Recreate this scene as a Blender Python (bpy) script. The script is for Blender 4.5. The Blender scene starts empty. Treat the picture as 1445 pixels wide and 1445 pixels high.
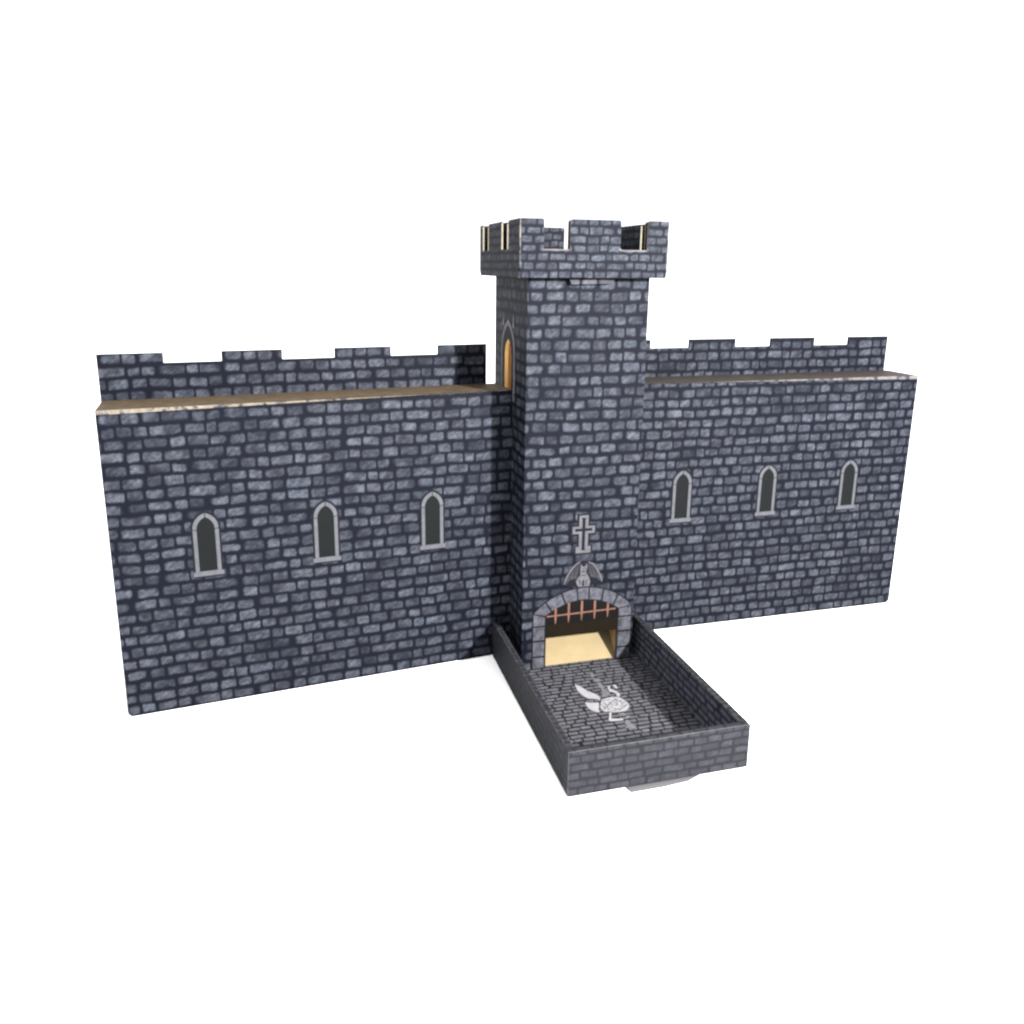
import bpy, bmesh, math, random
from mathutils import Vector, Matrix
random.seed(4)
S = bpy.context.scene
COL = S.collection
K = 0.07                      # one unit of the plan below = the tower's width = 7 cm

# ------------------------------------------------------------------ camera
cam_d = bpy.data.cameras.new('camera')
cam = bpy.data.objects.new('camera', cam_d)
COL.objects.link(cam)
S.camera = cam
cam_d.sensor_width = 36.0
cam_d.lens = 1091.0 / 1445.0 * 36.0
cam_d.shift_x = (722.5 - 702.0) / 1445.0
cam_d.shift_y = -(722.5 - 629.4) / 1445.0
cam_d.clip_start = 0.01
cam_d.clip_end = 200.0
cam.matrix_world = (Matrix.Translation(Vector((-2.2233, -5.705, 3.349)) * K)
                    @ Matrix.Rotation(math.radians(-14.715), 4, 'Z')
                    @ Matrix.Rotation(math.radians(90 - 13.045), 4, 'X')
                    @ Matrix.Rotation(math.radians(0.49), 4, 'Z'))

# ------------------------------------------------------------------ light
W = bpy.data.worlds.new("World")
S.world = W
W.use_nodes = True
wn, wl = W.node_tree.nodes, W.node_tree.links
bg = wn['Background']
tc = wn.new('ShaderNodeTexCoord')
sep = wn.new('ShaderNodeSeparateXYZ')
mr = wn.new('ShaderNodeMapRange')
mr.inputs['From Min'].default_value = 0.0
mr.inputs['From Max'].default_value = 0.9
mr.inputs['To Min'].default_value = 1.4
mr.inputs['To Max'].default_value = 4.5
wl.new(tc.outputs['Generated'], sep.inputs[0])
wl.new(sep.outputs['Z'], mr.inputs['Value'])
wl.new(mr.outputs[0], bg.inputs['Strength'])
bg.inputs['Color'].default_value = (1, 1, 1, 1)

kd = bpy.data.lights.new('key_lamp', 'AREA')
kd.shape = 'DISK'
kd.size = 0.7 * K
kd.energy = 92.0
kd.color = (1.0, 0.975, 0.94)
key = bpy.data.objects.new('key_lamp', kd)
COL.objects.link(key)
key.location = Vector((4.6, -9.6, 6.0)) * K
key.rotation_euler = (Vector((-5.0, 0, 11.0)) * K - key.location).to_track_quat('-Z', 'Y').to_euler()

S.view_settings.view_transform = 'Standard'
S.view_settings.look = 'None'
S.view_settings.exposure = 0.0
S.view_settings.gamma = 1.0
S.view_settings.use_curve_mapping = False
S.render.engine = 'CYCLES'
S.cycles.filter_width = 2.4
S.cycles.max_bounces = 8
S.cycles.diffuse_bounces = 5


# ------------------------------------------------------------------ materials
class NT:
    """small helper for node maths"""
    def __init__(self, name):
        self.m = bpy.data.materials.new(name)
        self.m.use_nodes = True
        self.n, self.l = self.m.node_tree.nodes, self.m.node_tree.links
        self.b = self.n['Principled BSDF']
        self.b.inputs['Roughness'].default_value = 0.62
        self.b.inputs['Specular IOR Level'].default_value = 0.03

    def set(self, sock, v):
        if hasattr(v, 'is_output') or isinstance(v, bpy.types.NodeSocket):
            self.l.new(v, sock)
        else:
            sock.default_value = v

    def math(self, op, a, b=0.0, c=None):
        q = self.n.new('ShaderNodeMath'); q.operation = op
        self.set(q.inputs[0], a); self.set(q.inputs[1], b)
        if c is not None: self.set(q.inputs[2], c)
        return q.outputs[0]

    def comb(self, x, y, z=0.0):
        q = self.n.new('ShaderNodeCombineXYZ')
        for i, v in enumerate((x, y, z)): self.set(q.inputs[i], v)
        return q.outputs[0]

    def noise(self, vec, scale, detail=2.0, rough=0.5, out=0, dims='3D'):
        q = self.n.new('ShaderNodeTexNoise'); q.noise_dimensions = dims
        self.l.new(vec, q.inputs['Vector'])
        q.inputs['Scale'].default_value = scale
        q.inputs['Detail'].default_value = detail
        q.inputs['Roughness'].default_value = rough
        return q.outputs[out]

    def white(self, vec, out='Value'):
        q = self.n.new('ShaderNodeTexWhiteNoise'); q.noise_dimensions = '3D'
        self.l.new(vec, q.inputs['Vector'])
        return q.outputs[out]

    def ramp(self, v, a, b, lo=0.0, hi=1.0, smooth=True):
        q = self.n.new('ShaderNodeMapRange')
        q.interpolation_type = 'SMOOTHSTEP' if smooth else 'LINEAR'
        self.set(q.inputs['Value'], v)
        for k, x in (('From Min', a), ('From Max', b), ('To Min', lo), ('To Max', hi)):
            q.inputs[k].default_value = x
        return q.outputs[0]

    def mix(self, f, a, b, mode='MIX'):
        q = self.n.new('ShaderNodeMix'); q.data_type = 'RGBA'; q.blend_type = mode
        self.set(q.inputs[0], f)
        for s, v in ((q.inputs[6], a), (q.inputs[7], b)):
            if isinstance(v, tuple): s.default_value = (*v, 1.0)
            else: self.l.new(v, s)
        return q.outputs[2]

    def uv(self):
        q = self.n.new('ShaderNodeUVMap'); q.uv_map = 'UVMap'
        return q.outputs[0]

    def out(self, c):
        if isinstance(c, tuple): self.b.inputs['Base Color'].default_value = (*c, 1)
        else: self.l.new(c, self.b.inputs['Base Color'])
        return self.m


INK = 1.0     # overall ink density of the printed card


def brick_print(name, rowh, pitch, seed, light=(0.0166, 0.0181, 0.0222), dark=(0.0014, 0.0019, 0.0037),
                gap=0.22, contrast=1.0, soft=0.0, worn=None, worn_col=(0.105, 0.098, 0.085)):
    t = NT(name)
    uv = t.uv()
    sp = t.n.new('ShaderNodeSeparateXYZ'); t.l.new(uv, sp.inputs[0])
    u, v = sp.outputs['X'], sp.outputs['Y']
    off = t.comb(seed * 1.7, seed * 0.9, seed)
    q = t.n.new('ShaderNodeVectorMath'); q.operation = 'ADD'
    t.l.new(uv, q.inputs[0]); t.l.new(off, q.inputs[1])
    pos = q.outputs[0]
    # hand drawn wobble of the courses
    wob = t.math('MULTIPLY', t.math('SUBTRACT', t.noise(pos, 0.55 / pitch, 1.0), 0.5), rowh * 0.22)
    vv = t.math('DIVIDE', t.math('ADD', v, wob), rowh)
    row = t.math('FLOOR', vv)
    fv = t.math('SUBTRACT', vv, row)
    fv0 = fv
    rr = t.white(t.comb(row, seed, 3.1))
    uu = t.math('ADD', t.math('DIVIDE', u, pitch), t.math('MULTIPLY', rr, 11.0))
    warp = t.noise(t.comb(t.math('MULTIPLY', uu, 0.75), t.math('MULTIPLY', row, 5.37), seed), 1.0, 0.0)
    uu = t.math('ADD', uu, t.math('MULTIPLY', warp, 1.15))
    idx = t.math('FLOOR', uu)
    fu = t.math('SUBTRACT', uu, idx)
    du = t.math('MULTIPLY', t.math('MINIMUM', fu, t.math('SUBTRACT', 1.0, fu)), pitch)
    du = t.math('MULTIPLY', du, 1.22)
    jit = t.math('MULTIPLY', t.math('SUBTRACT', t.white(t.comb(idx, row, seed + 3.0)), 0.5), 0.10)
    tilt = t.math('MULTIPLY', t.math('SUBTRACT', t.white(t.comb(idx, row, seed + 5.0)), 0.5), t.math('MULTIPLY', t.math('SUBTRACT', fu, 0.5), 0.20))
    hgt = t.math('ADD', t.math('MULTIPLY', t.white(t.comb(idx, row, seed + 9.0)), 0.08), 0.455)
    dv = t.math('MULTIPLY', t.math('SUBTRACT', hgt, t.math('ABSOLUTE', t.math('ADD', t.math('SUBTRACT', fv, 0.5), t.math('ADD', jit, tilt)))), rowh)
    r = rowh * 0.36
    a = t.math('MAXIMUM', t.math('SUBTRACT', r, du), 0.0)
    b = t.math('MAXIMUM', t.math('SUBTRACT', r, dv), 0.0)
    d = t.math('SUBTRACT', r, t.math('SQRT', t.math('ADD', t.math('MULTIPLY', a, a), t.math('MULTIPLY', b, b))))
    rough = t.math('MULTIPLY', t.math('SUBTRACT', t.noise(pos, 2.6 / rowh, 2.0, 0.6), 0.5), rowh * 0.20)
    d = t.math('ADD', d, rough)
    mask = t.ramp(d, rowh * gap * 0.28, rowh * gap * 1.28)
    cell = t.comb(idx, row, seed)
    tone = t.white(cell)
    hue = t.white(t.comb(row, idx, seed + 7.0))
    chalk = t.ramp(t.noise(pos, 1.5 / rowh, 4.0, 0.72), 0.30, 0.68, 0.50, 1.15)
    # a dark worn blotch inside some of the bricks
    blot = t.ramp(t.noise(pos, 0.62 / rowh, 2.0, 0.5), 0.34, 0.52, 0.50, 1.0)
    st = t.comb(t.math('MULTIPLY', t.math('ADD', t.math('MULTIPLY', u, 0.80), t.math('MULTIPLY', v, 0.60)), 1.2 / rowh),
                t.math('MULTIPLY', t.math('SUBTRACT', t.math('MULTIPLY', v, 0.80), t.math('MULTIPLY', u, 0.60)), 3.6 / rowh),
                t.math('MULTIPLY', tone, 37.0))
    streak = t.ramp(t.noise(st, 1.0, 2.0, 0.6), 0.33, 0.66, 0.66, 1.22)
    chalk = t.math('MULTIPLY', chalk, streak)
    fine = t.ramp(t.noise(pos, 6.0 / rowh, 2.0, 0.7), 0.25, 0.75, 0.85, 1.15)
    k = t.math('MULTIPLY', t.math('MULTIPLY', chalk, blot), t.math('MULTIPLY', fine, t.ramp(tone, 0.0, 1.0, 0.62, 1.38, False)))
    if soft: k = t.math('ADD', t.math('MULTIPLY', k, 1.0 - soft), soft * 0.8)
    k = t.math('MULTIPLY', t.math('MULTIPLY', k, mask), contrast)
    warm = tuple(x * y for x, y in zip(light, (1.02, 1.0, 0.975)))
    cool = tuple(x * y for x, y in zip(light, (0.98, 1.0, 1.03)))
    bc = t.mix(hue, warm, cool)
    blk = t.mix(1.0, bc, t.comb(k, k, k), 'MULTIPLY')
    c = t.mix(1.0, blk, dark, 'ADD')
    if worn is not None:
        sc = t.ramp(t.noise(pos, 7.0, 3.0, 0.65), 0.44, 0.62)
        c = t.mix(t.math('MULTIPLY', sc, worn), c, worn_col)
    return t.out(c)


def flat_print(name, col, var=0.25, scale=25.0, rough=0.62):
    t = NT(name)
    g = t.n.new('ShaderNodeTexCoord').outputs['Object']
    n = t.noise(g, scale / K, 4.0, 0.65)
    k = t.ramp(n, 0.25, 0.75, 1 - var, 1 + var, False)
    t.b.inputs['Roughness'].default_value = rough
    return t.out(t.mix(1.0, col, t.comb(k, k, k), 'MULTIPLY'))


M = {}
M['wall'] = brick_print('brick_print_wall', 0.0935, 0.141, 1.0)
M['wall_right'] = brick_print('brick_print_far_wall', 0.0925, 0.130, 11.0)
M['tower'] = brick_print('brick_print_tower', 0.0935, 0.134, 2.0)
M['crown'] = brick_print('brick_print_crown', 0.064, 0.098, 3.0)
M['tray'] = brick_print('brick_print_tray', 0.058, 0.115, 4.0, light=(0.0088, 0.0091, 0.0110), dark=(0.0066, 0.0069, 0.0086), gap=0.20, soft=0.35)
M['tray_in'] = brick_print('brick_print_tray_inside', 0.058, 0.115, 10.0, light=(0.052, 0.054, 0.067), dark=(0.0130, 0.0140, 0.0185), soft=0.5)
M['tray_corner'] = flat_print('worn_tray_corner', (0.085, 0.083, 0.078), 0.5, 14)
M['crown_cut'] = flat_print('torn_notch_edge', (0.046, 0.043, 0.046), 0.35, 16)
M['kraft_light_tint'] = flat_print('kraft_board_light_tint', (0.0185, 0.0160, 0.0148), 0.25, 12)  # kraft of the right ledge, greyer tint of the light put into its colour
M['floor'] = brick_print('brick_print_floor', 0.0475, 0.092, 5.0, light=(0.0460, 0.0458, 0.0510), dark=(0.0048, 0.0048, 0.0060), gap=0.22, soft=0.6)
M['wall_worn'] = brick_print('brick_print_worn_fold', 0.0935, 0.152, 6.0, worn=0.9)
M['crown_worn'] = brick_print('brick_print_worn_corner', 0.064, 0.105, 7.0, worn=0.9)
M['tray_worn'] = brick_print('brick_print_worn_rim', 0.058, 0.115, 8.0, light=(0.022, 0.022, 0.0245), dark=(0.0095, 0.0097, 0.0112), worn=0.6, worn_col=(0.030, 0.029, 0.029))
M['board'] = flat_print('cut_board_edge', (0.085, 0.078, 0.060), 0.25, 30)
M['fold'] = flat_print('bare_fold', (0.095, 0.080, 0.056), 0.35, 18)
M['grey_edge'] = flat_print('printed_edge', (0.010, 0.010, 0.012), 0.4, 20)
M['kraft'] = flat_print('kraft_board', (0.036, 0.0265, 0.0175), 0.3, 12)
M['inner'] = flat_print('inner_kraft', (0.112, 0.088, 0.050), 0.10, 6)
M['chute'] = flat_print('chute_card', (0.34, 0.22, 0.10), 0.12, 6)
M['kraft_lit'] = flat_print('inner_kraft_lit', (0.46, 0.285, 0.115), 0.10, 6)  # inner kraft raised to orange, light inside the tower put into its colour
M['brown'] = flat_print('brown_band_print', (0.0032, 0.0024, 0.0014), 0.2, 10)  # brown print of the panel's lower strip
M['pane'] = flat_print('window_print', (0.0026, 0.0031, 0.0033), 0.1, 10)
M['frame'] = flat_print('window_frame_print', (0.0345, 0.0355, 0.0405), 0.22, 14)
M['stone'] = flat_print('arch_stone_print', (0.0260, 0.0268, 0.0325), 0.75, 17)
M['figure'] = flat_print('figure_print', (0.036, 0.036, 0.041), 0.3, 30)
M['mortar'] = flat_print('arch_mortar_print', (0.0030, 0.0031, 0.0050), 0.2, 10)
M['frame_flap'] = brick_print('brick_print_flap', 0.0935, 0.20, 2.5, light=(0.026, 0.026, 0.031), soft=0.5)
M['black'] = flat_print('black_print', (0.0022, 0.0020, 0.0020), 0.2, 10)
M['rust'] = flat_print('rust_print', (0.058, 0.030, 0.022), 0.3, 16)
M['white'] = flat_print('white_print', (0.125, 0.123, 0.130), 0.12, 14)
M['pale'] = flat_print('pale_print', (0.056, 0.055, 0.060), 0.4, 22)
M['wing'] = flat_print('wing_print', (0.0145, 0.0145, 0.0170), 0.35, 26)
M['sketch'] = flat_print('sketch_line_print', (0.034, 0.034, 0.037), 0.5, 20)
M['painted_shadow'] = flat_print('painted_shadow_grey', (0.062, 0.061, 0.066), 0.05, 4)  # grey of the leftover shadow, painted on a thin sheet
M['ground'] = flat_print('white_table', (0.80, 0.80, 0.80), 0.01, 0.5, 0.8)


# ------------------------------------------------------------------ mesh helpers (plan units)
def finish(name, bm, mats, parent=None, loc=None):
    bmesh.ops.recalc_face_normals(bm, faces=bm.faces)
    uvl = bm.loops.layers.uv.new('UVMap')
    for f in bm.faces:
        n = f.normal
        ax = max(range(3), key=lambda i: abs(n[i]))
        for lp in f.loops:
            c = lp.vert.co
            lp[uvl].uv = (c.y, c.z) if ax == 0 else ((c.x, c.z) if ax == 1 else (c.x, c.y))
    bmesh.ops.scale(bm, vec=(K, K, K), verts=bm.verts)
    me = bpy.data.meshes.new(name)
    bm.to_mesh(me); bm.free()
    for m in mats: me.materials.append(M[m])
    o = bpy.data.objects.new(name, me)
    COL.objects.link(o)
    if parent is not None: o.parent = parent
    if loc is not None: o.location = Vector(loc) * K
    return o


def slab(bm, outline, d0, d1, plane='xz', holes=(), mi=(0, 0, 1), edge=None):
    """A board: 2-D outline with holes, between depths d0 and d1 across the plane.
    mi = material of (near face, far face, cut edges); edge(a, b) may choose the edge's material."""
    def P(p, d):
        return {'xz': (p[0], d, p[1]), 'yz': (d, p[0], p[1]), 'xy': (p[0], p[1], d)}[plane]
    loops = [outline] + list(holes)
    rings = []
    for d in (d0, d1):
        vs = [[bm.verts.new(P(p, d)) for p in lp] for lp in loops]
        rings.append(vs)
        if len(loops) == 1 and len(outline) <= 4:
            fs = [bm.faces.new(vs[0])]
        else:
            es = []
            for lp in vs:
                for i in range(len(lp)):
                    es.append(bm.edges.new((lp[i], lp[(i + 1) % len(lp)])))
            g = bmesh.ops.triangle_fill(bm, edges=es, use_beauty=True, use_dissolve=False)['geom']
            fs = [x for x in g if isinstance(x, bmesh.types.BMFace)]
        for f in fs: f.material_index = mi[0] if d == d0 else mi[1]
    for k, lp in enumerate(loops):
        n = len(lp)
        for i in range(n):
            j = (i + 1) % n
            f = bm.faces.new((rings[0][k][i], rings[0][k][j], rings[1][k][j], rings[1][k][i]))
            f.material_index = edge(lp[i], lp[j]) if edge else mi[2]


def box(bm, x0, x1, y0, y1, z0, z1, mi=0):
    slab(bm, [(x0, z0), (x1, z0), (x1, z1), (x0, z1)], y0, y1, 'xz', mi=(mi, mi, mi))


def bevel(bm, pred, off, seg, mat):
    bmesh.ops.remove_doubles(bm, verts=bm.verts, dist=1e-5)
    es = [e for e in bm.edges if len(e.link_faces) == 2 and e.calc_face_angle(0) > 0.6 and pred(e.verts[0].co, e.verts[1].co)]
    bmesh.ops.bevel(bm, geom=es, offset=off, segments=seg, affect='EDGES', profile=0.5, material=mat, clamp_overlap=True)


def bar_poly(p, q, w0, w1=None):
    w1 = w0 if w1 is None else w1
    d = Vector((q[0] - p[0], q[1] - p[1])).normalized(); n = Vector((-d.y, d.x))
    return [(p[0] + n.x * w0, p[1] + n.y * w0), (p[0] - n.x * w0, p[1] - n.y * w0),
            (q[0] - n.x * w1, q[1] - n.y * w1), (q[0] + n.x * w1, q[1] + n.y * w1)]


def stroke(pts, w):
    """closed outline of a polyline with half width w"""
    L, R = [], []
    for i, p in enumerate(pts):
        a = Vector(pts[max(i - 1, 0)]); b = Vector(pts[min(i + 1, len(pts) - 1)])
        d = (b - a).normalized(); n = Vector((-d.y, d.x))
        ww = w * (0.45 if i in (0, len(pts) - 1) else 1.0)
        L.append((p[0] + n.x * ww, p[1] + n.y * ww)); R.append((p[0] - n.x * ww, p[1] - n.y * ww))
    return L + R[::-1]


def pointed(cx, a, z0, zs, za, n=9):
    """outline of a lancet opening: half width a, base z0, shoulder zs, apex za"""
    rise = za - zs
    R = (a * a + rise * rise) / (2 * a)
    pts = [(cx - a, z0), (cx + a, z0)]
    t1 = math.atan2(rise, R - a)
    for i in range(n + 1):
        t = t1 * i / n
        pts.append((cx + a - R + R * math.cos(t), zs + R * math.sin(t)))
    for i in range(n - 1, -1, -1):
        t = t1 * i / n
        pts.append((cx - a + R - R * math.cos(t), zs + R * math.sin(t)))
    return pts


def thing(name, label, cat, loc=(0, 0, 0), rz=0.0, group=None):
    o = bpy.data.objects.new(name, None)
    o.empty_display_size = 0.02
    COL.objects.link(o)
    o.location = Vector(loc) * K
    o.rotation_euler = (0, 0, rz)
    o['label'] = label; o['category'] = cat
    if group: o['group'] = group
    return o


# ------------------------------------------------------------------ the white table top
bm = bmesh.new()
N = 48
bm.faces.new([bm.verts.new((600 * math.cos(2 * math.pi * i / N), 600 * math.sin(2 * math.pi * i / N), -0.004)) for i in range(N)])
g = finish('ground', bm, ['ground'])
g['kind'] = 'structure'
g['label'] = 'plain white table top under the whole castle set'

# ------------------------------------------------------------------ the tower
D, HT, TW = 0.968, 3.272, 0.03
tower = thing('castle_tower', 'tall brick printed cardboard tower with crenellated crown and arched doorway', 'tower')

DX0, DX1, DZ = -0.287, 0.36, 0.312
bm = bmesh.new()
slab(bm, [(-.5, .012), (DX0, .012), (DX0, DZ), (DX1, DZ), (DX1, .012), (.5, .012), (.5, HT), (-.5, HT)],
     0, TW, 'xz', mi=(0, 1, 2), edge=lambda a, b: 0 if abs(a[0]) == .5 and a[0] == b[0] else 2)
bevel(bm, lambda a, b: a.y < 1e-4 and b.y < 1e-4 and abs(abs(a.x) - .5) < 1e-4 and abs(a.x - b.x) < 1e-4, 0.007, 2, 0)
finish('front_wall', bm, ['tower', 'inner', 'board'], tower)

WY, WA = 0.53, 0.105         # lancet opening in the left side wall
bm = bmesh.new()
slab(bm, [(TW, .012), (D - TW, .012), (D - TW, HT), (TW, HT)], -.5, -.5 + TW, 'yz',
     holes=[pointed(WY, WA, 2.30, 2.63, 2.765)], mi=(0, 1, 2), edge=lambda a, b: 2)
finish('side_wall', bm, ['tower', 'kraft_lit', 'kraft_lit'], tower)
bm = bmesh.new()
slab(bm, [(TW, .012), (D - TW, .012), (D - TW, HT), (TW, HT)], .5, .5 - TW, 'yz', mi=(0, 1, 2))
finish('side_wall', bm, ['tower', 'kraft_lit', 'board'], tower)
bm = bmesh.new()
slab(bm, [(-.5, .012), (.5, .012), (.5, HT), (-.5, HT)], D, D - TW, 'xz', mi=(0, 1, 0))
finish('back_wall', bm, ['tower', 'kraft_lit'], tower)

# ramp behind the doorway and one baffle behind the side window
bm = bmesh.new()
slab(bm, [(.032, .014), (.062, .014), (.80, .74), (.80, .77)], -.466, .466, 'yz', mi=(0, 0, 0))
o = finish('ramp', bm, ['inner'], tower)
o['label'] = 'bare yellowish card ramp inside the doorway'
for x0, x1 in ((.374, .386), (-.313, -.301)):
    bm = bmesh.new()
    slab(bm, [(.034, .02), (.60, .52), (.60, .72), (.034, .72)], x0, x1, 'yz', mi=(0, 0, 0))
    finish('chute_side', bm, ['chute'], tower)
bm = bmesh.new()
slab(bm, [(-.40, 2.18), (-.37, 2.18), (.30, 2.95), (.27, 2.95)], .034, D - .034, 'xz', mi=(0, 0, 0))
finish('baffle', bm, ['kraft_lit'], tower)

# frame printed round the side window
bm = bmesh.new()
slab(bm, pointed(WY, WA + .100, 2.335, 2.655, 2.925), -.504, -.5, 'yz',
     holes=[pointed(WY, WA + .070, 2.345, 2.650, 2.880)], mi=(0, 0, 0))
sw = finish('window_frame', bm, ['pale'], tower)
bm = bmesh.new()
slab(bm, pointed(WY, WA + .070, 2.337, 2.652, 2.882), -.502, -.5, 'yz',
     holes=[pointed(WY, WA + .003, 2.342, 2.63, 2.768)], mi=(0, 0, 0))
finish('window_surround', bm, ['mortar'], sw)
bm = bmesh.new()
slab(bm, [(.33, 2.268), (.73, 2.268), (.73, 2.332), (.33, 2.332)], -.506, -.5, 'yz', mi=(0, 0, 0))
finish('window_sill', bm, ['frame'], sw)
for s in (-1, 1):
    bm = bmesh.new()
    c = WY + s * .155
    slab(bm, [(c - .03, 2.87), (c + .03, 2.87), (c + .012, 2.92), (c, 2.985), (c - .012, 2.92)], -.504, -.5, 'yz', mi=(0, 0, 0))
    finish('pinnacle', bm, ['pale'], sw)

# the arch round the doorway
ACX = 0.035
def zo(x): return 0.1315 + math.sqrt(max(0.5915 ** 2 - (x - ACX) ** 2, 0))
def zi(x): return 0.069 + math.sqrt(max(0.536 ** 2 - (x - ACX) ** 2, 0))
XO = [-.408, -.30, -.16, -.022, .087, .22, .355, .487]
XI = [-.297, -.243, -.12, -.01, .085, .20, .31, .36]
def lin(a, b, n): return [a + (b - a) * i / n for i in range(n + 1)]
outer = [(-.412, .014)] + [(x, zo(x) + .004) for x in lin(-.412, .491, 24)] + [(.491, .014)]
inner = [(.357, .014)] + [(x, zi(x) - .003) for x in lin(.357, -.291, 20)] + [(-.291, .014)]
bm = bmesh.new()
slab(bm, outer + inner, -.003, 0.0, 'xz', mi=(0, 0, 0))
arch = finish('door_arch', bm, ['mortar'], tower)
def stone(poly):
    cx = sum(p[0] for p in poly) / len(poly); cz = sum(p[1] for p in poly) / len(poly)
    bm = bmesh.new()
    sh = [(p[0] + (cx - p[0]) * .105, p[1] + (cz - p[1]) * .12) for p in poly]
    slab(bm, sh, -.006, -.003, 'xz', mi=(0, 0, 0))
    o = finish('arch_stone', bm, ['stone'], arch)
for i in range(7):
    xs = lin(XO[i], XO[i + 1], 4); xt = lin(XI[i + 1], XI[i], 4)
    stone([(x, zo(x)) for x in xs] + [(x, zi(x)) for x in xt])
for (x0, x1, z) in ((-.408, -.297, (.520, .405, .272, .125, .016)), (.36, .487, (.515, .418, .28, .128, .016))):
    for i in range(4):
        t0 = zo(x0) if i == 0 else z[i]
        if i == 0:
            top = [(x0, zo(x0)), (x1, zi(x1))] if x0 < 0 else [(x0, zi(x0)), (x1, zo(x1))]
        else:
            top = [(x0, z[i]), (x1, z[i])]
        stone([(x0, z[i + 1])] + top + [(x1, z[i + 1])])

# portcullis printed on a dark panel under the arch
bm = bmesh.new()
slab(bm, [(-.289, DZ - .012), (-.289, zi(-.289) - .004)] + [(x, zi(x) - .004) for x in lin(-.27, .345, 18)] + [(.355, zi(.355) - .004), (.355, DZ - .012)],
     -.002, 0.0, 'xz', mi=(0, 0, 0))
pc = finish('portcullis', bm, ['black'], tower)
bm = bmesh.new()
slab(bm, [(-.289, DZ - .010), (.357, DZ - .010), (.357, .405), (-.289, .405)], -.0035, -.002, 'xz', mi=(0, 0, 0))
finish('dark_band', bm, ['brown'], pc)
bm = bmesh.new()
slab(bm, bar_poly((-.285, .487), (.335, .497), .0065), -.005, -.002, 'xz', mi=(0, 0, 0))
finish('bar', bm, ['rust'], pc)
for x, zt, zb in ((-.208, .555, .413), (-.091, .594, .417), (.026, .600, .420), (.143, .592, .423), (.263, .556, .427)):
    bm = bmesh.new()
    slab(bm, [(x - .0095, zt), (x - .0095, zb + .060), (x - .003, zb), (x + .003, zb), (x + .0095, zb + .060), (x + .0095, zt)], -.0065, -.002, 'xz', mi=(0, 0, 0))
    finish('bar', bm, ['rust'], pc)

# winged gargoyle print above the arch
G_WINGS = [[(-0.003, 0.96), (-0.042, 0.932), (-0.085, 0.885), (-0.117, 0.832), (-0.133, 0.793), (-0.138, 0.762), (-0.119, 0.78), (-0.088, 0.8), (-0.071, 0.801), (-0.055, 0.814), (-0.032, 0.812), (-0.016, 0.845), (-0.007, 0.901)],
           [(0.071, 0.95), (0.112, 0.93), (0.148, 0.886), (0.173, 0.838), (0.196, 0.784), (0.197, 0.758), (0.17, 0.781), (0.152, 0.8), (0.129, 0.799), (0.111, 0.815), (0.094, 0.811), (0.075, 0.847), (0.067, 0.905)]]
G_EDGES = [[(-0.003, 0.957), (-0.042, 0.932), (-0.085, 0.885), (-0.117, 0.832), (-0.133, 0.793), (-0.138, 0.762)],
           [(0.071, 0.948), (0.112, 0.927), (0.148, 0.883), (0.173, 0.835), (0.194, 0.781), (0.197, 0.758)]]
G_BODY = [(0.003, 0.945), (0.013, 0.916), (0.033, 0.906), (0.044, 0.913), (0.055, 0.941), (0.064, 0.905), (0.057, 0.878), (0.052, 0.861), (0.064, 0.837), (0.082, 0.806), (0.092, 0.771), (0.088, 0.743), (0.08, 0.728), (-0.012, 0.73), (-0.027, 0.754), (-0.037, 0.784), (-0.021, 0.811), (0.001, 0.831), (0.0, 0.866), (0.002, 0.9)]
G_GAP = [(0.026, 0.789), (0.034, 0.788), (0.04, 0.736), (0.021, 0.738)]
bm = bmesh.new()
slab(bm, G_BODY, -.006, -.003, 'xz', mi=(0, 0, 0))
gg = finish('gargoyle', bm, ['figure'], tower)
bm = bmesh.new()
slab(bm, [(-.125, .745), (-.09, .79), (-.02, .81), (0, .95), (.03, .962), (.07, .95), (.09, .81), (.16, .79), (.19, .74), (.1, .728), (-.03, .728)], -.0015, 0.0, 'xz', mi=(0, 0, 0))
finish('dark_margin', bm, ['mortar'], gg)  # dark printed margin behind the figure
for a, b in zip(G_WINGS, G_EDGES):
    bm = bmesh.new()
    slab(bm, a, -.0045, -.0015, 'xz', mi=(0, 0, 0))
    w = finish('wing', bm, ['wing'], gg)
    bm = bmesh.new()
    slab(bm, stroke(b, .0065), -.007, -.0045, 'xz', mi=(0, 0, 0))
    finish('wing_edge', bm, ['figure'], gg)
bm = bmesh.new()
slab(bm, G_GAP, -.008, -.006, 'xz', mi=(0, 0, 0))
slab(bm, [(.018, .893), (.024, .897), (.03, .891), (.024, .888)], -.008, -.006, 'xz', mi=(0, 0, 0))
slab(bm, [(.038, .891), (.044, .897), (.05, .893), (.044, .888)], -.008, -.006, 'xz', mi=(0, 0, 0))
for q in ([(-.012, .93), (-.045, .87), (-.058, .825)], [(-.02, .935), (-.075, .865), (-.098, .806)], [(-.005, .92), (-.022, .86), (-.030, .822)],
          [(.078, .925), (.105, .87), (.113, .825)], [(.085, .93), (.135, .865), (.155, .806)], [(.072, .915), (.086, .86), (.092, .82)]):
    slab(bm, stroke(q, .0028), -.0065, -.0045, 'xz', mi=(0, 0, 0))
for q in ([(.008, .868), (.03, .861), (.05, .866)], [(.006, .835), (.03, .828), (.056, .834)], [(-.012, .80), (.002, .775), (.004, .745)], [(.070, .795), (.056, .772), (.054, .742)], [(.024, .875), (.03, .870), (.036, .875)]):
    slab(bm, stroke(q, .0026), -.0078, -.006, 'xz', mi=(0, 0, 0))
finish('dark_lines', bm, ['mortar'], gg)

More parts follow.
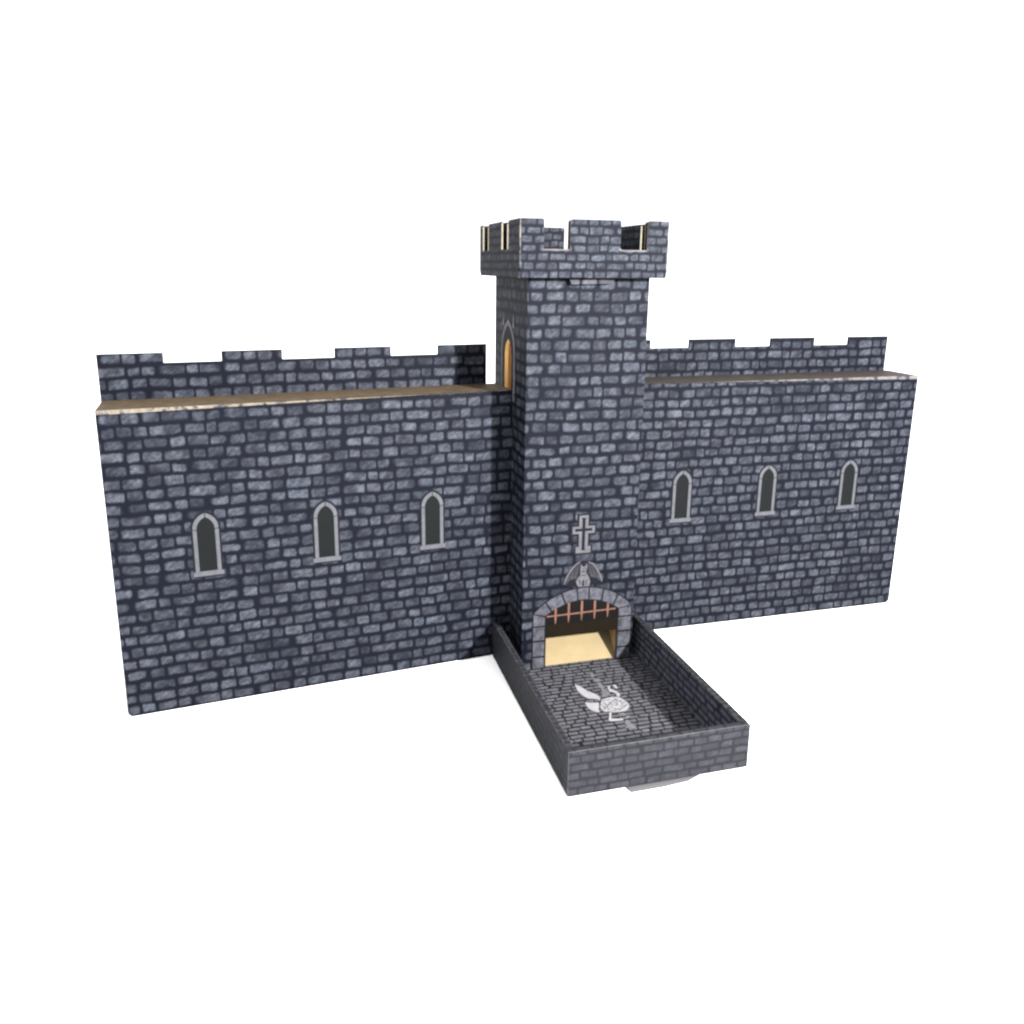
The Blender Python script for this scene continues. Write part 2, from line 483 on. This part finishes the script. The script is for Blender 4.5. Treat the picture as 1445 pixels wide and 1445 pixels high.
# the arrow slit cross above it
CX = .0195
bm = bmesh.new()
slab(bm, [(CX - .066, 1.03), (CX + .066, 1.03), (CX + .066, 1.088), (CX + .040, 1.088), (CX + .040, 1.200), (CX + .098, 1.200), (CX + .098, 1.264),
          (CX + .040, 1.264), (CX + .040, 1.358), (CX - .040, 1.358), (CX - .040, 1.264), (CX - .098, 1.264), (CX - .098, 1.200),
          (CX - .040, 1.200), (CX - .040, 1.088), (CX - .066, 1.088)], -.003, 0.0, 'xz', mi=(0, 0, 0))
cr = finish('cross', bm, ['figure'], tower)
bm = bmesh.new()
w = .0125
slab(bm, [(CX - w, 1.075), (CX - .018, 1.055), (CX + .018, 1.055), (CX + w, 1.075), (CX + w, 1.222), (CX + .074, 1.222), (CX + .074, 1.244),
          (CX + w, 1.244), (CX + w, 1.32), (CX + .02, 1.336), (CX - .02, 1.336), (CX - w, 1.32), (CX - w, 1.244), (CX - .074, 1.244), (CX - .074, 1.222), (CX - w, 1.222)],
     -.006, -.003, 'xz', mi=(0, 0, 0))
slab(bm, [(CX - .112, 1.182), (CX + .112, 1.182), (CX + .112, 1.282), (CX + .058, 1.282), (CX + .058, 1.372), (CX - .058, 1.372), (CX - .058, 1.282), (CX - .112, 1.282)], -.0012, 0.0, 'xz', mi=(0, 0, 0))
slab(bm, [(CX - .080, 1.018), (CX + .080, 1.018), (CX + .080, 1.098), (CX + .056, 1.098), (CX + .056, 1.1815), (CX - .056, 1.1815), (CX - .056, 1.098), (CX - .080, 1.098)], -.0012, 0.0, 'xz', mi=(0, 0, 0))
finish('slit', bm, ['mortar'], cr)

# the crown
C0, C1, CN = 3.273, 3.697, 3.482
CX0, CX1, CY0, CY1, CT = -.597, .595, -.098, 1.148, .032
bm = bmesh.new()
slab(bm, [(CX0 + CT, CY0 + CT), (CX1 - CT, CY0 + CT), (CX1 - CT, CY1 - CT), (CX0 + CT, CY1 - CT)], C0 + .002, C0 + .03, 'xy',
     holes=[[(-.42, .08), (.42, .08), (.42, .89), (-.42, .89)]], mi=(0, 0, 0))
crown = finish('crown', bm, ['crown'], tower)
def crenel(a0, a1, notches, ch=0, dz=0, rc=.011):
    p = [(a0, C0), (a1, C0), (a1, C1 + dz)]
    if ch: p = [(a0, C0 + ch), (a0 + ch * .6, C0), (a1 - ch, C0), (a1, C0 + ch * .8), (a1, C1)]
    for n0, n1 in sorted(notches, reverse=True):
        p += [(n1 + rc, C1 + dz), (n1, C1 + dz - rc), (n1, CN), (n0, CN), (n0, C1 + dz - rc), (n0 - rc, C1 + dz)]
    return p + [(a0, C1 + dz)]
def cedge(a, b):
    if min(a[1], b[1]) > C1 - .018: return 2      # folded merlon tops stay printed
    if abs(a[1] - C0) < 1e-4 and abs(b[1] - C0) < 1e-4: return 2
    return 1
fn = [(-.41, -.205), (.198, .418)]
sn = [(.215, .415), (.84, 1.045)]
snr = [(.10, .29), (.84, 1.045)]
fnb = [(-.41, -.205), (.165, .385)]
PLY, GAPW = .012, .046        # each crown wall is folded from two plies with a hollow between
for nm, y_out, sg in (('front', CY0, 1), ('back', CY1, -1)):
    bm = bmesh.new()
    slab(bm, crenel(CX0, CX1, fn if sg > 0 else fnb, .018), y_out, y_out + sg * PLY, 'xz', mi=(0, 2, 1),
         edge=lambda a, b: 0 if (a[0] == b[0] and a[0] in (CX0, CX1)) else cedge(a, b))
    if nm == 'front':
        bevel(bm, lambda a, b: a.y < CY0 + 1e-3 and b.y < CY0 + 1e-3 and abs(a.x - b.x) < 1e-4 and (abs(a.x - CX0) < 1e-3 or abs(a.x - CX1) < 1e-3), .0095, 2, 3)
        bevel(bm, lambda a, b: a.y < CY0 + 1e-3 and b.y < CY0 + 1e-3 and abs(a.z - CN) < 1e-3 and abs(b.z - CN) < 1e-3, .0115, 1, 4)
    w = finish('crown_wall', bm, ['crown', 'board', 'grey_edge', 'crown_worn', 'crown_cut'], crown)
for x_out, sg in ((CX0, 1), (CX1, -1)):
    bm = bmesh.new()
    slab(bm, crenel(CY0 + PLY, CY1 - PLY, sn if sg > 0 else snr), x_out, x_out + sg * PLY, 'yz', mi=(0, 2, 1), edge=cedge)
    finish('crown_wall', bm, ['crown', 'board', 'grey_edge'], crown)
for y_in, sg in ((CY0 + GAPW, 1), (CY1 - GAPW, -1)):
    bm = bmesh.new()
    slab(bm, crenel(CX0 + GAPW, CX1 - GAPW, fnb if sg < 0 else fn, 0, -.004), y_in, y_in + sg * PLY, 'xz', mi=(2, 0, 1), edge=cedge)
    finish('crown_lining', bm, ['crown', 'board', 'grey_edge'], crown)
for x_in, sg in ((CX0 + GAPW, 1), (CX1 - GAPW, -1)):
    bm = bmesh.new()
    slab(bm, crenel(CY0 + GAPW + PLY, CY1 - GAPW - PLY, sn if sg > 0 else snr, 0, -.004), x_in, x_in + sg * PLY, 'yz', mi=(2, 0, 1), edge=cedge)
    finish('crown_lining', bm, ['crown', 'board', 'grey_edge'], crown)
bm = bmesh.new()
slab(bm, [(-.162, 3.224), (.165, 3.230), (.197, 3.2725), (-.187, 3.2725)], -.040, -.020, 'xz', mi=(0, 0, 1))
finish('tuck_flap', bm, ['frame_flap', 'black'], crown)

# ------------------------------------------------------------------ the two wing walls
LW, HW, TH, HB = 3.092, 2.360, .42, 2.702
def make_wall(label, loc, rz, sg, b0, wins):
    root = thing('castle_wing', label, 'castle wing', loc, rz, 'castle wings flanking the tower')
    r = .045
    cor = [(LW - r + r * math.sin(t), r - r * math.cos(t)) for t in [math.pi / 2 * i / 5 for i in range(6)]]
    out = [(0, 0)] + cor + [(LW, HW), (0, HW)]
    out = [(sg * s, z) for s, z in out]
    bm = bmesh.new()
    slab(bm, out, 0, TH, 'xz', mi=(0, 0, 0), edge=lambda a, b: 1 if (abs(a[1] - HW) < 1e-4 and abs(b[1] - HW) < 1e-4) else 0)
    bevel(bm, lambda a, b: a.y < 1e-4 and b.y < 1e-4 and a.z > HW - 1e-3 and b.z > HW - 1e-3, .032, 4, 2)
    bevel(bm, lambda a, b: a.y < 1e-4 and b.y < 1e-4 and abs(abs(a.x) - LW) < 1e-3 and abs(abs(b.x) - LW) < 1e-3, .008, 2, 0)
    finish('wall_body', bm, ['wall' if sg < 0 else 'wall_right', 'kraft' if sg < 0 else 'kraft_light_tint', 'wall_fold' if sg < 0 else 'wall_fold_light_tint'], root)
    # the battlemented back board that rises behind the ledge
    zn = 2.625
    p = [(3.10, 0.0), (3.10, HB)]
    for n1, n0 in ((2.650, 2.238), (1.785, 1.376), (.916, .512 if b0 > 0 else .46)):
        if b0 == 0: n1, n0 = {2.650: (2.606, 2.210), 1.785: (1.727, 1.342), .916: (.858, .46)}[n1]
        p += [(n1, HB), (n1, zn), (n0, zn), (n0, HB)]
    p += [(b0, HB), (b0, 0.0)]
    if b0 == 0: p[0] = (3.06, 0.0); p[1] = (3.06, HB)
    bm = bmesh.new()
    slab(bm, [(sg * s, z) for s, z in p], TH + .003, TH + .033, 'xz', mi=(0, 0, 1))
    finish('battlement', bm, ['wall' if sg < 0 else 'wall_right', 'grey_edge'], root)
    for s in wins:
        c = sg * s
        bm = bmesh.new()
        slab(bm, pointed(c, .066, 1.095, 1.428, 1.524), -.002, 0.0, 'xz', mi=(0, 0, 0))
        win = finish('window', bm, ['pane'], root)
        bm = bmesh.new()
        slab(bm, pointed(c, .0915, 1.097, 1.436, 1.555), -.0045, 0.0, 'xz', holes=[pointed(c, .064, 1.1, 1.428, 1.524)], mi=(0, 0, 0))
        finish('window_frame', bm, ['frame'], win)
        bm = bmesh.new()
        slab(bm, [(c - .108, 1.062), (c + .108, 1.062), (c + .108, 1.0965), (c - .108, 1.0965)], -.006, 0.0, 'xz', mi=(0, 0, 0))
        finish('window_sill', bm, ['frame'], win)
        bm = bmesh.new()
        slab(bm, pointed(c, .106, 1.05, 1.438, 1.572), -.0012, 0.0, 'xz', holes=[pointed(c, .080, 1.1, 1.436, 1.54)], mi=(0, 0, 0))
        for q in (bar_poly((c, 1.522), (c, 1.553), .003), bar_poly((c - .092, 1.432), (c - .064, 1.426), .0025), bar_poly((c + .064, 1.426), (c + .092, 1.432), .0025)):
            slab(bm, q, -.0055, -.0045, 'xz', mi=(0, 0, 0))
        finish('joint_line', bm, ['mortar'], win)
    return root
def fold_mat(name, col):
    t = NT(name)
    g = t.n.new('ShaderNodeTexCoord').outputs['Object']
    n = t.ramp(t.noise(g, 9.0 / K, 3.0, 0.6), 0.50, 0.60)
    n2 = t.ramp(t.noise(g, 30.0 / K, 2.0, 0.6), 0.3, 0.7, 0.75, 1.2, False)
    c = t.mix(n, col, (0.018, 0.018, 0.022))
    return t.out(t.mix(1.0, c, t.comb(n2, n2, n2), 'MULTIPLY'))
M['wall_fold'] = fold_mat('worn_top_fold', (0.080, 0.070, 0.057))
M['wall_fold_light_tint'] = fold_mat('worn_top_fold_light_tint', (0.060, 0.056, 0.055))  # same worn fold, with the right ledge's greyer light painted in
make_wall('long brick printed wall left of the tower, angled forward, with bright tan ledge', (-.503, .372, 0), math.radians(5.66), -1, .08, (2.441, 1.560, .695))
make_wall('long brick printed wall right of the tower, partly hidden behind tower and tray', (.503, .459, 0), 0.0, 1, 0, (.645, 1.532, 2.430))

# ------------------------------------------------------------------ the dice tray
TX0, TX1, TY0, TY1 = -.664, .637, .335, -1.627
tray = thing('dice_tray', 'shallow open brick printed cardboard tray in front of the doorway', 'dice tray', (0, TY0, .002))
tray.rotation_euler = (math.atan(-.0118), 0, 0)      # its front rides a little high
y0, y1 = 0.0, TY1 - TY0
TT, TZ = .050, .322
bm = bmesh.new()
box(bm, TX0 + TT, TX1 - TT, y1 + TT, y0 - .02, 0.0, .006)
finish('floor', bm, ['floor'], tray)
def rim_bevel(bm):
    bevel(bm, lambda a, b: a.z > TZ - 1e-3 and b.z > TZ - 1e-3, .008, 2, 1)
bm = bmesh.new()
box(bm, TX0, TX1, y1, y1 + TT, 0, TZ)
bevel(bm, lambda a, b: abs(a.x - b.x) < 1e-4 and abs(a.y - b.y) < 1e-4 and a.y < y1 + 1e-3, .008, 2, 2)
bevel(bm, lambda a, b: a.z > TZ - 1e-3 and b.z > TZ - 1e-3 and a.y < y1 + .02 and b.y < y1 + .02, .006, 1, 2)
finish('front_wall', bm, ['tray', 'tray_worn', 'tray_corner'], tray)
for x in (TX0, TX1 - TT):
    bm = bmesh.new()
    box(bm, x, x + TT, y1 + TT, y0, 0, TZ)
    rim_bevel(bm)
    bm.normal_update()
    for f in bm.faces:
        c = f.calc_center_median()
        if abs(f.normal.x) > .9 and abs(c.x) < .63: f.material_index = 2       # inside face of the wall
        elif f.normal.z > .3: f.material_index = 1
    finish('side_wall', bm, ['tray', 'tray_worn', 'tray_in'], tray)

EMB_SOLID = [[(-0.138, -0.322), (-0.106, -0.349), (-0.085, -0.405), (-0.071, -0.45), (-0.039, -0.485), (-0.016, -0.527), (-0.011, -0.564), (-0.032, -0.598), (-0.037, -0.575), (-0.074, -0.561), (-0.105, -0.549), (-0.13, -0.512), (-0.142, -0.464), (-0.148, -0.413)], [(-0.156, -0.6), (-0.115, -0.615), (-0.055, -0.625), (-0.052, -0.641), (-0.073, -0.687), (-0.087, -0.717), (-0.094, -0.757), (-0.119, -0.747), (-0.151, -0.706), (-0.159, -0.666)], [(-0.007, -0.591), (0.038, -0.58), (0.091, -0.573), (0.141, -0.597), (0.157, -0.631), (0.165, -0.668), (0.175, -0.697), (0.157, -0.744), (0.128, -0.774), (0.087, -0.789), (0.05, -0.785), (0.005, -0.777), (-0.017, -0.76), (-0.055, -0.758), (-0.065, -0.723), (-0.062, -0.69), (-0.032, -0.629)], [(-0.026, -0.782), (-0.003, -0.78), (-0.027, -0.823), (-0.04, -0.86), (0.002, -0.875), (0.043, -0.881), (0.039, -0.9), (-0.007, -0.896), (-0.054, -0.893), (-0.072, -0.881), (-0.051, -0.842)], [(0.113, -0.412), (0.138, -0.413), (0.117, -0.45), (0.138, -0.474), (0.155, -0.505), (0.165, -0.553), (0.14, -0.587), (0.127, -0.571), (0.137, -0.537), (0.119, -0.506), (0.095, -0.491)], [(0.158, -0.414), (0.182, -0.405), (0.187, -0.449), (0.171, -0.468), (0.162, -0.442)]]
EMB_PALE = [[(0.05, -0.907), (0.075, -0.905), (0.075, -0.937), (0.08, -0.969), (0.098, -1.013), (0.052, -1.021), (0.01, -0.999), (0.039, -0.975), (0.036, -0.935)], [(0.077, -0.857), (0.115, -0.858), (0.094, -0.885), (0.066, -0.882)], [(0.049, -0.174), (0.072, -0.189), (0.077, -0.23), (0.041, -0.241)], [(0.043, -0.261), (0.095, -0.288), (0.088, -0.32), (0.044, -0.3)], [(0.048, -0.33), (0.081, -0.338), (0.082, -0.423), (0.049, -0.443), (0.042, -0.395)], [(0.045, -0.451), (0.087, -0.461), (0.091, -0.526), (0.055, -0.562), (0.014, -0.552)], [(0.036, -0.806), (0.079, -0.808), (0.091, -0.836), (0.063, -0.845), (0.031, -0.829)]]
EMB_LINES = [[(-0.012, -0.616), (-0.007, -0.652), (-0.003, -0.691), (-0.016, -0.735)], [(-0.005, -0.695), (0.037, -0.654), (0.077, -0.629), (0.119, -0.613)], [(0.019, -0.71), (0.043, -0.745), (0.071, -0.76), (0.115, -0.737), (0.171, -0.696)], [(0.061, -0.669), (0.076, -0.655), (0.088, -0.662), (0.081, -0.691), (0.063, -0.703), (0.053, -0.692)], [(-0.048, -0.693), (-0.028, -0.681), (-0.021, -0.7), (-0.038, -0.729), (-0.056, -0.729)], [(0.118, -0.639), (0.126, -0.667), (0.117, -0.7)]]
EMB_LINES += [[(-.02, -.60), (.03, -.615), (.06, -.60)], [(.03, -.64), (.045, -.68), (.03, -.70)], [(.10, -.64), (.12, -.655), (.14, -.64)], [(.09, -.72), (.12, -.71), (.15, -.72)],
              [(.0, -.755), (.03, -.765), (.05, -.755)], [(-.03, -.66), (-.05, -.67)], [(.09, -.60), (.10, -.625), (.095, -.65)], [(.02, -.66), (.02, -.69)], [(.128, -.69), (.145, -.68), (.15, -.66)],
              [(-.045, -.705), (-.03, -.71), (-.035, -.72)], [(-.022, -.745), (-.005, -.74), (0.0, -.725)], [(.06, -.775), (.075, -.745)]]
def onfloor(p): return [(a, b - TY0) for a, b in p]
bm = bmesh.new()
for p in EMB_SOLID: slab(bm, onfloor(p), .006, .0085, 'xy', mi=(0, 0, 0))
em = finish('emblem', bm, ['white'], tray)
em['label'] = 'white printed emblem of a winged creature on the tray floor'
bm = bmesh.new()
for p in EMB_PALE: slab(bm, onfloor(p), .006, .008, 'xy', mi=(0, 0, 0))
finish('faint_print', bm, ['pale'], em)
bm = bmesh.new()
for p in EMB_LINES: slab(bm, onfloor(stroke(p, .0034)), .0085, .010, 'xy', mi=(0, 0, 0))
finish('sketch_lines', bm, ['sketch'], em)

# ------------------------------------------------------------------ thin grey sheet added as a leftover shadow under the tray's front edge
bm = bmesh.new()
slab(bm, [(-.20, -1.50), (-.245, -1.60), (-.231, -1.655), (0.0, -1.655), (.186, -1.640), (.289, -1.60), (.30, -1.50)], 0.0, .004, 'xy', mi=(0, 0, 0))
o = finish('shadow_slip', bm, ['painted_shadow'])
o['label'] = 'small pale grey sheet standing in for a leftover shadow under the front of the tray'
o['category'] = 'painted_shadow'
